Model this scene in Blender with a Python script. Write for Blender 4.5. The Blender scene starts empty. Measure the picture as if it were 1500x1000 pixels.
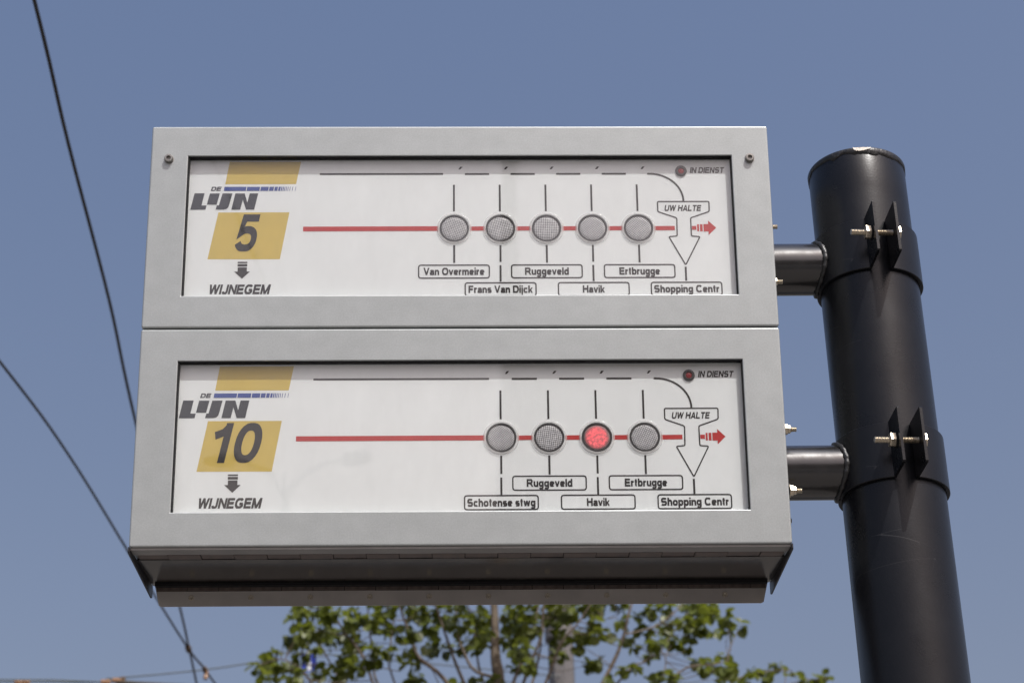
import bpy, bmesh, math, random
from math import sin, cos, pi, radians as R
from mathutils import Vector, Matrix, noise

scene = bpy.context.scene
COL = scene.collection
random.seed(7)

# ------------------------------------------------------------------ camera
cam_d = bpy.data.cameras.new('camera')
cam = bpy.data.objects.new('camera', cam_d); COL.objects.link(cam)
cam.matrix_world = Matrix(((0.99966948, 0.00823258, -0.02435469, 0.00125),
                           (-0.01754246, -0.47408175, -0.88030606, -2.816),
                           (-0.0187933, 0.88044234, -0.47378063, 1.6),
                           (0, 0, 0, 1)))
cam_d.sensor_width = 36.0
cam_d.lens = 72.0
cam_d.clip_start = 0.1
cam_d.clip_end = 3000
cam_d.dof.use_dof = True
cam_d.dof.focus_distance = 3.2
cam_d.dof.aperture_fstop = 8.0
cam_d.dof.aperture_blades = 8
scene.camera = cam

# ------------------------------------------------------------------ light
SUN_EL, SUN_AZ = 53.0, 30.0       # azimuth: degrees to the right of the direction behind the camera
S = Vector((sin(R(SUN_AZ)) * cos(R(SUN_EL)), -cos(R(SUN_AZ)) * cos(R(SUN_EL)), sin(R(SUN_EL))))
w = bpy.data.worlds.new('World'); scene.world = w; w.use_nodes = True
nt = w.node_tree
bg = nt.nodes['Background']
sky = nt.nodes.new('ShaderNodeTexSky'); sky.sky_type = 'NISHITA'; sky.sun_disc = False
sky.sun_elevation = R(SUN_EL); sky.sun_rotation = R(180 - SUN_AZ)
sky.altitude = 0; sky.air_density = 1.0; sky.dust_density = 5.0; sky.ozone_density = 3.2
# summer haze: warmer, greyer towards the horizon all the way round
stc = nt.nodes.new('ShaderNodeTexCoord'); ssp = nt.nodes.new('ShaderNodeSeparateXYZ'); nt.links.new(stc.outputs['Generated'], ssp.inputs[0])
srp = nt.nodes.new('ShaderNodeValToRGB'); nt.links.new(ssp.outputs['Z'], srp.inputs['Fac'])
el = srp.color_ramp.elements
el[0].position = 0.05; el[0].color = (1.17, 0.93, 0.80, 1); el[1].position = 0.62; el[1].color = (1.13, 1.045, 1.02, 1)
e3 = el.new(0.95); e3.color = (0.94, 0.99, 1.08, 1)
e2 = el.new(0.33); e2.color = (1.15, 0.955, 0.85, 1)
smx = nt.nodes.new('ShaderNodeVectorMath'); smx.operation = 'MULTIPLY'
nt.links.new(sky.outputs['Color'], smx.inputs[0]); nt.links.new(srp.outputs['Color'], smx.inputs[1])
nt.links.new(smx.outputs['Vector'], bg.inputs['Color'])
bg.inputs['Strength'].default_value = 0.135
sl = bpy.data.lights.new('sun', 'SUN'); sl.energy = 3.4; sl.angle = R(0.53); sl.color = (1.0, 0.982, 0.950)
so = bpy.data.objects.new('sun', sl); COL.objects.link(so)
so.rotation_euler = (-S).to_track_quat('-Z', 'Y').to_euler(); so.location = (2, -3, 9)
scene.view_settings.view_transform = 'Standard'; scene.view_settings.look = 'None'
scene.view_settings.gamma = 1.0; scene.view_settings.use_curve_mapping = False
scene.view_settings.exposure = 0.12
scene.cycles.max_bounces = 8
scene.cycles.transparent_max_bounces = 12


# ------------------------------------------------------------------ materials
def material(name, color, rough=0.5, metal=0.0, spec=0.5, bump=None, vary=None, emit=None, coat=0.0, stretch=None):
    """bump=(scale, strength, distance); vary=(scale, amount) multiplies the colour by grain/wear noise"""
    m = bpy.data.materials.new(name); m.use_nodes = True
    n = m.node_tree; b = n.nodes['Principled BSDF']
    b.inputs['Base Color'].default_value = (*color, 1)
    b.inputs['Roughness'].default_value = rough
    b.inputs['Metallic'].default_value = metal
    b.inputs['Specular IOR Level'].default_value = spec
    b.inputs['Coat Weight'].default_value = coat
    tc = n.nodes.new('ShaderNodeTexCoord')
    src = tc.outputs['Object']
    if stretch:
        mp = n.nodes.new('ShaderNodeMapping'); mp.inputs['Scale'].default_value = stretch
        n.links.new(src, mp.inputs['Vector']); src = mp.outputs['Vector']
    if vary:
        no = n.nodes.new('ShaderNodeTexNoise'); no.inputs['Scale'].default_value = vary[0]
        no.inputs['Detail'].default_value = 5; no.inputs['Roughness'].default_value = 0.65
        n.links.new(src, no.inputs['Vector'])
        mr = n.nodes.new('ShaderNodeMapRange')
        mr.inputs['From Min'].default_value = 0.3; mr.inputs['From Max'].default_value = 0.7
        mr.inputs['To Min'].default_value = 1 - vary[1]; mr.inputs['To Max'].default_value = 1 + vary[1]
        n.links.new(no.outputs['Fac'], mr.inputs['Value'])
        mx = n.nodes.new('ShaderNodeVectorMath'); mx.operation = 'SCALE'
        mx.inputs[0].default_value = color
        n.links.new(mr.outputs['Result'], mx.inputs['Scale'])
        n.links.new(mx.outputs['Vector'], b.inputs['Base Color'])
        mr2 = n.nodes.new('ShaderNodeMapRange')
        mr2.inputs['From Min'].default_value = 0.3; mr2.inputs['From Max'].default_value = 0.7
        mr2.inputs['To Min'].default_value = max(0.02, rough - 0.06); mr2.inputs['To Max'].default_value = rough + 0.06
        n.links.new(no.outputs['Fac'], mr2.inputs['Value'])
        n.links.new(mr2.outputs['Result'], b.inputs['Roughness'])
    if bump:
        nb = n.nodes.new('ShaderNodeTexNoise'); nb.inputs['Scale'].default_value = bump[0]; nb.inputs['Detail'].default_value = 3
        n.links.new(src, nb.inputs['Vector'])
        bn = n.nodes.new('ShaderNodeBump'); bn.inputs['Strength'].default_value = bump[1]; bn.inputs['Distance'].default_value = bump[2]
        n.links.new(nb.outputs['Fac'], bn.inputs['Height']); n.links.new(bn.outputs['Normal'], b.inputs['Normal'])
    if emit:
        b.inputs['Emission Color'].default_value = (*emit[0], 1); b.inputs['Emission Strength'].default_value = emit[1]
    return m


def silver_paint():
    m = material('silver_powder_coat', (0.400, 0.425, 0.422), 0.38, 0.40, 0.5, bump=(700, 0.3, 0.0004), vary=(420, 0.10))
    n = m.node_tree; b = n.nodes['Principled BSDF']
    tc = n.nodes['Texture Coordinate']
    # faint brushed streaks and rain-borne grime on top of the grain
    mp = n.nodes.new('ShaderNodeMapping'); mp.inputs['Scale'].default_value = (22, 22, 26)
    n.links.new(tc.outputs['Object'], mp.inputs['Vector'])
    ns = n.nodes.new('ShaderNodeTexNoise'); ns.inputs['Scale'].default_value = 1.6; ns.inputs['Detail'].default_value = 6
    n.links.new(mp.outputs['Vector'], ns.inputs['Vector'])
    n2 = n.nodes.new('ShaderNodeTexNoise'); n2.inputs['Scale'].default_value = 7; n2.inputs['Detail'].default_value = 6
    n.links.new(tc.outputs['Object'], n2.inputs['Vector'])
    ad = n.nodes.new('ShaderNodeMath'); ad.operation = 'ADD'
    n.links.new(ns.outputs['Fac'], ad.inputs[0]); n.links.new(n2.outputs['Fac'], ad.inputs[1])
    mr = n.nodes.new('ShaderNodeMapRange'); mr.inputs['From Min'].default_value = 0.7; mr.inputs['From Max'].default_value = 1.3
    mr.inputs['To Min'].default_value = 0.93; mr.inputs['To Max'].default_value = 1.05
    n.links.new(ad.outputs[0], mr.inputs['Value'])
    sc = n.nodes.new('ShaderNodeVectorMath'); sc.operation = 'SCALE'
    old = b.inputs['Base Color'].links[0].from_socket
    n.links.new(old, sc.inputs[0]); n.links.new(mr.outputs['Result'], sc.inputs['Scale'])
    n.links.new(sc.outputs['Vector'], b.inputs['Base Color'])
    return m


def pole_paint():
    m = material('black_gloss_paint', (0.0065, 0.007, 0.009), 0.30, 0.0, 0.30, bump=(300, 0.25, 0.0005), vary=(9, 0.25))
    n = m.node_tree; b = n.nodes['Principled BSDF']; tc = n.nodes['Texture Coordinate']
    # fine scratches
    mp = n.nodes.new('ShaderNodeMapping'); mp.inputs['Scale'].default_value = (3, 3, 16); mp.inputs['Rotation'].default_value = (0.5, 0.3, 0)
    n.links.new(tc.outputs['Object'], mp.inputs['Vector'])
    v = n.nodes.new('ShaderNodeTexVoronoi'); v.feature = 'DISTANCE_TO_EDGE'; v.inputs['Scale'].default_value = 1.1; v.inputs['Randomness'].default_value = 1
    nw = n.nodes.new('ShaderNodeTexNoise'); nw.inputs['Scale'].default_value = 0.5
    n.links.new(mp.outputs['Vector'], nw.inputs['Vector'])
    va = n.nodes.new('ShaderNodeVectorMath'); va.operation = 'ADD'
    n.links.new(mp.outputs['Vector'], va.inputs[0]); n.links.new(nw.outputs['Color'], va.inputs[1]); n.links.new(va.outputs['Vector'], v.inputs['Vector'])
    lt = n.nodes.new('ShaderNodeMath'); lt.operation = 'LESS_THAN'; lt.inputs[1].default_value = 0.004
    n.links.new(v.outputs['Distance'], lt.inputs[0])
    msk = n.nodes.new('ShaderNodeTexNoise'); msk.inputs['Scale'].default_value = 6
    n.links.new(tc.outputs['Object'], msk.inputs['Vector'])
    gt = n.nodes.new('ShaderNodeMath'); gt.operation = 'GREATER_THAN'; gt.inputs[1].default_value = 0.635
    n.links.new(msk.outputs['Fac'], gt.inputs[0])
    mu = n.nodes.new('ShaderNodeMath'); mu.operation = 'MULTIPLY'
    n.links.new(lt.outputs[0], mu.inputs[0]); n.links.new(gt.outputs[0], mu.inputs[1])
    mix = n.nodes.new('ShaderNodeMix'); mix.data_type = 'RGBA'
    old = b.inputs['Base Color'].links[0].from_socket
    n.links.new(mu.outputs[0], mix.inputs[0]); n.links.new(old, mix.inputs[6]); mix.inputs[7].default_value = (0.030, 0.030, 0.032, 1)
    n.links.new(mix.outputs[2], b.inputs['Base Color'])
    return m


def glass_pane():
    """thin clear pane: clear transmission plus Fresnel reflection"""
    m = bpy.data.materials.new('clear_pane'); m.use_nodes = True; n = m.node_tree; n.nodes.clear()
    out = n.nodes.new('ShaderNodeOutputMaterial'); mix = n.nodes.new('ShaderNodeMixShader')
    tr = n.nodes.new('ShaderNodeBsdfTransparent'); tr.inputs['Color'].default_value = (0.985, 0.985, 0.98, 1)
    gl = n.nodes.new('ShaderNodeBsdfGlossy'); gl.inputs['Roughness'].default_value = 0.015
    fr = n.nodes.new('ShaderNodeFresnel'); fr.inputs['IOR'].default_value = 1.58
    ge = n.nodes.new('ShaderNodeNewGeometry'); io = n.nodes.new('ShaderNodeMapRange')   # same reflectance from either side of the thin pane
    io.inputs['To Min'].default_value = 1.58; io.inputs['To Max'].default_value = 1 / 1.58
    n.links.new(ge.outputs['Backfacing'], io.inputs['Value']); n.links.new(io.outputs['Result'], fr.inputs['IOR'])
    tc = n.nodes.new('ShaderNodeTexCoord'); no = n.nodes.new('ShaderNodeTexNoise'); no.inputs['Scale'].default_value = 9
    bp = n.nodes.new('ShaderNodeBump'); bp.inputs['Strength'].default_value = 0.04; bp.inputs['Distance'].default_value = 0.004
    n.links.new(tc.outputs['Object'], no.inputs['Vector']); n.links.new(no.outputs['Fac'], bp.inputs['Height'])
    n.links.new(bp.outputs['Normal'], gl.inputs['Normal'])
    n.links.new(fr.outputs['Fac'], mix.inputs['Fac']); n.links.new(tr.outputs[0], mix.inputs[1]); n.links.new(gl.outputs[0], mix.inputs[2])
    # a thin film of road dust and wiped smears
    df = n.nodes.new('ShaderNodeBsdfDiffuse'); df.inputs['Color'].default_value = (0.60, 0.60, 0.58, 1)
    mp = n.nodes.new('ShaderNodeMapping'); mp.inputs['Scale'].default_value = (7, 7, 2.5); mp.inputs['Rotation'].default_value = (0, 0.35, 0)
    n.links.new(tc.outputs['Object'], mp.inputs['Vector'])
    dn = n.nodes.new('ShaderNodeTexNoise'); dn.inputs['Scale'].default_value = 2.2; dn.inputs['Detail'].default_value = 8; dn.inputs['Roughness'].default_value = 0.7
    n.links.new(mp.outputs['Vector'], dn.inputs['Vector'])
    dr = n.nodes.new('ShaderNodeMapRange'); dr.inputs['From Min'].default_value = 0.38; dr.inputs['From Max'].default_value = 0.72
    dr.inputs['To Min'].default_value = 0.004; dr.inputs['To Max'].default_value = 0.030
    n.links.new(dn.outputs['Fac'], dr.inputs['Value'])
    m3 = n.nodes.new('ShaderNodeMixShader'); n.links.new(dr.outputs['Result'], m3.inputs[0])
    n.links.new(mix.outputs[0], m3.inputs[1]); n.links.new(df.outputs[0], m3.inputs[2])
    n.links.new(m3.outputs[0], out.inputs['Surface'])
    return m


def mesh_lens(name, rot, lit=False):
    """round prismatic lamp lens: a fine weave of light and dark dots"""
    m = bpy.data.materials.new(name); m.use_nodes = True; n = m.node_tree; b = n.nodes['Principled BSDF']
    tc = n.nodes.new('ShaderNodeTexCoord'); mp = n.nodes.new('ShaderNodeMapping')
    mp.inputs['Rotation'].default_value = (0, rot, 0)
    n.links.new(tc.outputs['Object'], mp.inputs['Vector'])
    sp = n.nodes.new('ShaderNodeSeparateXYZ'); n.links.new(mp.outputs['Vector'], sp.inputs[0])
    def wave(sock, f):
        a = n.nodes.new('ShaderNodeMath'); a.operation = 'MULTIPLY'; a.inputs[1].default_value = f; n.links.new(sock, a.inputs[0])
        s = n.nodes.new('ShaderNodeMath'); s.operation = 'SINE'; n.links.new(a.outputs[0], s.inputs[0]); return s.outputs[0]
    k = 2 * pi / (0.0034 if lit else random.uniform(0.0039, 0.0046))
    mul = n.nodes.new('ShaderNodeMath'); mul.operation = 'MULTIPLY'
    n.links.new(wave(sp.outputs['X'], k), mul.inputs[0]); n.links.new(wave(sp.outputs['Z'], k), mul.inputs[1])
    no = n.nodes.new('ShaderNodeTexNoise'); no.inputs['Scale'].default_value = 160; n.links.new(tc.outputs['Object'], no.inputs['Vector'])
    ad = n.nodes.new('ShaderNodeMath'); ad.operation = 'ADD'; n.links.new(mul.outputs[0], ad.inputs[0]); n.links.new(no.outputs['Fac'], ad.inputs[1])
    rp = n.nodes.new('ShaderNodeMapRange'); rp.inputs['From Min'].default_value = -0.4; rp.inputs['From Max'].default_value = 1.4
    n.links.new(ad.outputs[0], rp.inputs['Value'])
    mix = n.nodes.new('ShaderNodeMix'); mix.data_type = 'RGBA'
    n.links.new(rp.outputs['Result'], mix.inputs[0])
    d_, l_ = ((0.03, 0.02, 0.02, 1), (0.30, 0.22, 0.22, 1)) if lit else ((0.09, 0.09, 0.10, 1), (0.66, 0.67, 0.69, 1))
    mix.inputs[6].default_value = d_; mix.inputs[7].default_value = l_
    n.links.new(mix.outputs[2], b.inputs['Base Color']); b.inputs['Roughness'].default_value = 0.35
    bp = n.nodes.new('ShaderNodeBump'); bp.inputs['Strength'].default_value = 0.4; bp.inputs['Distance'].default_value = 0.0006
    n.links.new(mul.outputs[0], bp.inputs['Height']); n.links.new(bp.outputs['Normal'], b.inputs['Normal'])
    if lit:
        # light-emitting diodes glowing behind the weave, patchy, fading to the rim
        ln = n.nodes.new('ShaderNodeVectorMath'); ln.operation = 'LENGTH'; n.links.new(tc.outputs['Object'], ln.inputs[0])
        fo = n.nodes.new('ShaderNodeMapRange'); fo.inputs['From Min'].default_value = 0.0190; fo.inputs['From Max'].default_value = 0.0145
        n.links.new(ln.outputs['Value'], fo.inputs['Value'])
        nn = n.nodes.new('ShaderNodeTexNoise'); nn.inputs['Scale'].default_value = 330; n.links.new(tc.outputs['Object'], nn.inputs['Vector'])
        pr = n.nodes.new('ShaderNodeMapRange'); pr.inputs['From Min'].default_value = 0.35; pr.inputs['From Max'].default_value = 0.58
        pr.inputs['To Min'].default_value = 0.35
        n.links.new(nn.outputs['Fac'], pr.inputs['Value'])
        m1 = n.nodes.new('ShaderNodeMath'); m1.operation = 'MULTIPLY'; n.links.new(fo.outputs['Result'], m1.inputs[0]); n.links.new(pr.outputs['Result'], m1.inputs[1])
        m2 = n.nodes.new('ShaderNodeMath'); m2.operation = 'MULTIPLY'; m2.inputs[1].default_value = 0.95; n.links.new(m1.outputs[0], m2.inputs[0])
        b.inputs['Emission Color'].default_value = (1.0, 0.065, 0.09, 1)
        n.links.new(m2.outputs[0], b.inputs['Emission Strength'])
    return m


def leaf_material():
    m = bpy.data.materials.new('leaf_green'); m.use_nodes = True; n = m.node_tree; b = n.nodes['Principled BSDF']
    tc = n.nodes.new('ShaderNodeTexCoord'); no = n.nodes.new('ShaderNodeTexNoise'); no.inputs['Scale'].default_value = 11
    geo = n.nodes.new('ShaderNodeNewGeometry')
    n.links.new(geo.outputs['Position'], no.inputs['Vector'])
    mix = n.nodes.new('ShaderNodeMix'); mix.data_type = 'RGBA'
    mr = n.nodes.new('ShaderNodeMapRange'); mr.inputs['From Min'].default_value = 0.32; mr.inputs['From Max'].default_value = 0.68
    n.links.new(no.outputs['Fac'], mr.inputs['Value']); n.links.new(mr.outputs['Result'], mix.inputs[0])
    mix.inputs[6].default_value = (0.050, 0.066, 0.010, 1); mix.inputs[7].default_value = (0.130, 0.155, 0.030, 1)
    n.links.new(mix.outputs[2], b.inputs['Base Color']); b.inputs['Roughness'].default_value = 0.42
    tl = n.nodes.new('ShaderNodeBsdfTranslucent'); tl.inputs['Color'].default_value = (0.24, 0.28, 0.03, 1)
    ms = n.nodes.new('ShaderNodeMixShader'); ms.inputs[0].default_value = 0.33
    out = n.nodes['Material Output']
    n.links.new(b.outputs[0], ms.inputs[1]); n.links.new(tl.outputs[0], ms.inputs[2]); n.links.new(ms.outputs[0], out.inputs['Surface'])
    return m


M = {}
M['silver'] = silver_paint()
M['pole'] = pole_paint()
M['arm'] = material('black_arm_paint', (0.018, 0.017, 0.017), 0.19, 0.0, 0.9, bump=(300, 0.06, 0.0004), vary=(30, 0.2))
M['weld'] = material('painted_weld', (0.012, 0.012, 0.013), 0.42, 0.0, 0.6, bump=(160, 0.8, 0.002))
M['chip'] = material('bare_chipped_paint', (0.80, 0.74, 0.65), 0.7, 0.0, 0.3, vary=(300, 0.25), bump=(500, 0.5, 0.001))
M['steel'] = material('zinc_plated_steel', (0.60, 0.53, 0.42), 0.30, 0.9, 0.5, vary=(400, 0.15), bump=(700, 0.15, 0.0003))
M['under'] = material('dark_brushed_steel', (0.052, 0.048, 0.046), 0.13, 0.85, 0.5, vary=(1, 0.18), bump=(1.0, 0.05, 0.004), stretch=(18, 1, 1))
M['hinge'] = material('weathered_hinge_steel', (0.15, 0.118, 0.102), 0.42, 0.6, 0.5, vary=(60, 0.3), bump=(300, 0.3, 0.0005))
M['rear'] = material('grey_brown_steel', (0.46, 0.43, 0.40), 0.45, 0.35, 0.4, vary=(14, 0.10), bump=(500, 0.15, 0.0003))
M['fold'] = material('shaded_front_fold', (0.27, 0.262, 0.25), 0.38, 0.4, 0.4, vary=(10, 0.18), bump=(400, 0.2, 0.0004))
M['screw'] = material('dull_steel', (0.30, 0.29, 0.27), 0.35, 0.8, 0.5, vary=(300, 0.2))
M['flap'] = material('dark_side_sheet', (0.035, 0.036, 0.042), 0.42, 0.3, 0.5, vary=(12, 0.2))
M['rubber_and_shade'] = material('black_rubber_and_gap_shade', (0.010, 0.010, 0.011), 0.75, 0.0, 0.3)  # rubber parts, and also the shade painted into the underside gap
M['panel'] = material('white_display_sheet', (0.785, 0.822, 0.830), 0.55, 0.0, 0.3, vary=(5, 0.022))
M['ink'] = material('dark_grey_ink', (0.024, 0.022, 0.024), 0.5, 0.0, 0.3)
M['logo_ink'] = material('slate_ink', (0.045, 0.049, 0.062), 0.5, 0.0, 0.3)
M['yellow'] = material('yellow_ochre_ink', (0.60, 0.455, 0.115), 0.5, 0.0, 0.3, vary=(40, 0.03))
M['blue'] = material('blue_ink', (0.050, 0.085, 0.30), 0.5, 0.0, 0.3)
M['red'] = material('red_ink', (0.46, 0.030, 0.030), 0.5, 0.0, 0.3, vary=(60, 0.05))
M['glass'] = glass_pane()
M['bezel'] = material('clear_lamp_bezel', (0.86, 0.86, 0.85), 0.10, 0.0, 0.7)
M['bezel'].node_tree.nodes['Principled BSDF'].inputs['Alpha'].default_value = 0.32
M['ring'] = material('dark_lamp_ring', (0.030, 0.031, 0.033), 0.35)
M['led'] = material('red_diode', (0.14, 0.006, 0.01), 0.15, emit=((1, 0.03, 0.05), 0.08))
M['wire'] = material('weathered_copper_wire', (0.045, 0.040, 0.036), 0.55, 0.3, vary=(4, 0.2))
M['span'] = material('pale_green_rope_wire', (0.10, 0.115, 0.11), 0.6, 0.1)
M['insul'] = material('orange_brown_insulator', (0.30, 0.17, 0.095), 0.35, vary=(30, 0.2))
M['fitting'] = material('bronze_fitting', (0.13, 0.085, 0.05), 0.45, 0.5, vary=(60, 0.3))
M['bark'] = material('grey_brown_bark', (0.150, 0.120, 0.092), 0.85, 0.0, 0.2, vary=(22, 0.35), bump=(60, 0.7, 0.01))
M['leaf'] = leaf_material()
M['mast'] = material('galvanised_mast', (0.145, 0.138, 0.136), 0.5, 0.4, vary=(6, 0.12))
M['plate_blue'] = material('blue_enamel', (0.015, 0.05, 0.50), 0.35)
M['plate_white'] = material('white_enamel', (0.72, 0.74, 0.76), 0.35)
M['asphalt'] = material('asphalt', (0.052, 0.052, 0.054), 0.85, vary=(40, 0.3), bump=(90, 0.5, 0.01))
M['paving'] = material('concrete_paving', (0.17, 0.155, 0.14), 0.85, vary=(6, 0.18), bump=(70, 0.3, 0.004))
M['kerb'] = material('kerb_stone', (0.27, 0.26, 0.25), 0.8, vary=(10, 0.15))
M['grass'] = material('dry_ground', (0.105, 0.088, 0.062), 0.95, vary=(0.6, 0.3))
M['brick'] = material('red_brown_brick', (0.20, 0.095, 0.065), 0.9, vary=(3, 0.2))
M['render'] = material('sand_render', (0.30, 0.25, 0.20), 0.9, vary=(1.2, 0.12))
M['tile'] = material('dark_roof_tile', (0.06, 0.05, 0.048), 0.8, vary=(5, 0.2))
M['frame'] = material('white_window_frame', (0.70, 0.70, 0.68), 0.4)
M['window'] = material('dark_window_glass', (0.02, 0.024, 0.03), 0.06, 0.0, 0.8)
M['line'] = material('road_marking', (0.72, 0.72, 0.70), 0.7, vary=(20, 0.1))


# ------------------------------------------------------------------ mesh helpers
class MB:
    def __init__(s): s.v = []; s.f = []
    def add(s, vs, fs):
        o = len(s.v); s.v += [tuple(p) for p in vs]; s.f += [tuple(o + i for i in f) for f in fs]; return s
    def box(s, x0, x1, y0, y1, z0, z1):
        return s.add([(x0, y0, z0), (x1, y0, z0), (x1, y1, z0), (x0, y1, z0), (x0, y0, z1), (x1, y0, z1), (x1, y1, z1), (x0, y1, z1)],
                     [(0, 3, 2, 1), (4, 5, 6, 7), (0, 1, 5, 4), (1, 2, 6, 5), (2, 3, 7, 6), (3, 0, 4, 7)])
    def lathe(s, prof, axis, origin, n=32, close=True, ang0=0.0):
        """prof: list of (radius, distance along axis)"""
        ax = Vector(axis).normalized(); t = Vector((0, 0, 1)) if abs(ax.z) < 0.9 else Vector((1, 0, 0))
        u = ax.cross(t).normalized(); v = ax.cross(u); o = Vector(origin); vs = []; fs = []
        for r, d in prof:
            for k in range(n):
                a = 2 * pi * k / n + ang0; vs.append(o + ax * d + (u * cos(a) + v * sin(a)) * r)
        for i in range(len(prof) - 1):
            for k in range(n):
                a, b = i * n + k, i * n + (k + 1) % n; fs.append((a, a + n, b + n, b))
        if close:
            fs.append(tuple(range(n))); fs.append(tuple(reversed(range((len(prof) - 1) * n, len(prof) * n))))
        return s.add(vs, fs)
    def tube(s, pts, rad, n=8, cap=True):
        pts = [Vector(p) for p in pts]; m = len(pts)
        rad = rad if isinstance(rad, (list, tuple)) else [rad] * m
        vs = []; fs = []; u = None
        for i, p in enumerate(pts):
            d = (pts[min(i + 1, m - 1)] - pts[max(i - 1, 0)]).normalized()
            if u is None:
                u = d.cross(Vector((0, 0, 1)) if abs(d.z) < 0.9 else Vector((1, 0, 0))).normalized()
            u = (u - d * u.dot(d)).normalized(); v = d.cross(u)
            for k in range(n):
                a = 2 * pi * k / n; vs.append(p + (u * cos(a) + v * sin(a)) * rad[i])
        for i in range(m - 1):
            for k in range(n):
                a, b = i * n + k, i * n + (k + 1) % n; fs.append((a, b, b + n, a + n))
        if cap: fs.append(tuple(reversed(range(n)))); fs.append(tuple(range((m - 1) * n, m * n)))
        return s.add(vs, fs)
    def poly(s, pts, y):
        """flat printed polygon in the sheet's x-z plane, facing -y"""
        return s.add([(x, y, z) for x, z in pts], [tuple(range(len(pts)))])
    def stroke(s, pts, wd, y, closed=False):
        n = len(pts); P = [Vector((a, b)) for a, b in pts]; L = []; Rr = []
        for i in range(n):
            if closed: a, b, c = P[i - 1], P[i], P[(i + 1) % n]
            else: a, b, c = P[max(i - 1, 0)], P[i], P[min(i + 1, n - 1)]
            d1 = (b - a).normalized() if (b - a).length > 1e-9 else (c - b).normalized()
            d2 = (c - b).normalized() if (c - b).length > 1e-9 else d1
            n1 = Vector((-d1.y, d1.x)); n2 = Vector((-d2.y, d2.x)); m = (n1 + n2)
            m = m.normalized() if m.length > 1e-6 else n1
            k = wd / 2 / max(0.5, m.dot(n1)); L.append(b + m * k); Rr.append(b - m * k)
        vs = [(p.x, y, p.y) for p in L] + [(p.x, y, p.y) for p in Rr]
        fs = [(i, (i + 1) % n, (i + 1) % n + n, i + n) for i in range(n if closed else n - 1)]
        return s.add(vs, fs)
    def mesh(s, name, mat, smooth=None):
        me = bpy.data.meshes.new(name); me.from_pydata(s.v, [], s.f)
        me.materials.append(mat)
        if smooth:
            me.polygons.foreach_set('use_smooth', [True] * len(me.polygons)); me.set_sharp_from_angle(angle=R(smooth))
        me.update(); return me
    def build(s, name, mat, parent=None, smooth=None, loc=None):
        o = bpy.data.objects.new(name, s.mesh(name, mat, smooth)); COL.objects.link(o)
        if parent: o.parent = parent
        if loc: o.location = loc
        return o


def tag(o, label=None, cat=None, group=None, kind=None):
    if label: o['label'] = label
    if cat: o['category'] = cat
    if group: o['group'] = group
    if kind: o['kind'] = kind
    return o


def empty(name, mat4):
    o = bpy.data.objects.new(name, None); COL.objects.link(o); o.matrix_world = mat4; o.empty_display_size = 0.1; return o


def rounded(pts, r, seg=4):
    """round the corners of a closed outline"""
    out = []; n = len(pts)
    for i in range(n):
        a, b, c = Vector(pts[i - 1]), Vector(pts[i]), Vector(pts[(i + 1) % n])
        d1 = (a - b); d2 = (c - b); k = min(r, d1.length * .45, d2.length * .45)
        p, q = b + d1.normalized() * k, b + d2.normalized() * k
        for j in range(seg + 1):
            t = j / seg; out.append(tuple((1 - t) ** 2 * p + 2 * t * (1 - t) * b + t * t * q))
    return out


def recess_ring(x0, x1, z0, z1, r, y, seg=3):
    vs = []
    for cx, cz, a0 in ((x1 - r, z1 - r, 0), (x0 + r, z1 - r, 90), (x0 + r, z0 + r, 180), (x1 - r, z0 + r, 270)):
        for k in range(seg + 1):
            a = R(a0 + 90 * k / seg); vs.append((cx + r * cos(a), y, cz + r * sin(a)))
    return vs


def AR(cx, cz, rx, rz, a0, a1, n=12):
    """elliptical arc, slightly squared like a grotesque's bowls"""
    out = []
    for k in range(n + 1):
        a = R(a0 + (a1 - a0) * k / n); c, s_ = cos(a), sin(a)
        out.append((cx + rx * math.copysign(abs(c) ** .88, c), cz + rz * math.copysign(abs(s_) ** .88, s_)))
    return out


XH = .725
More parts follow.
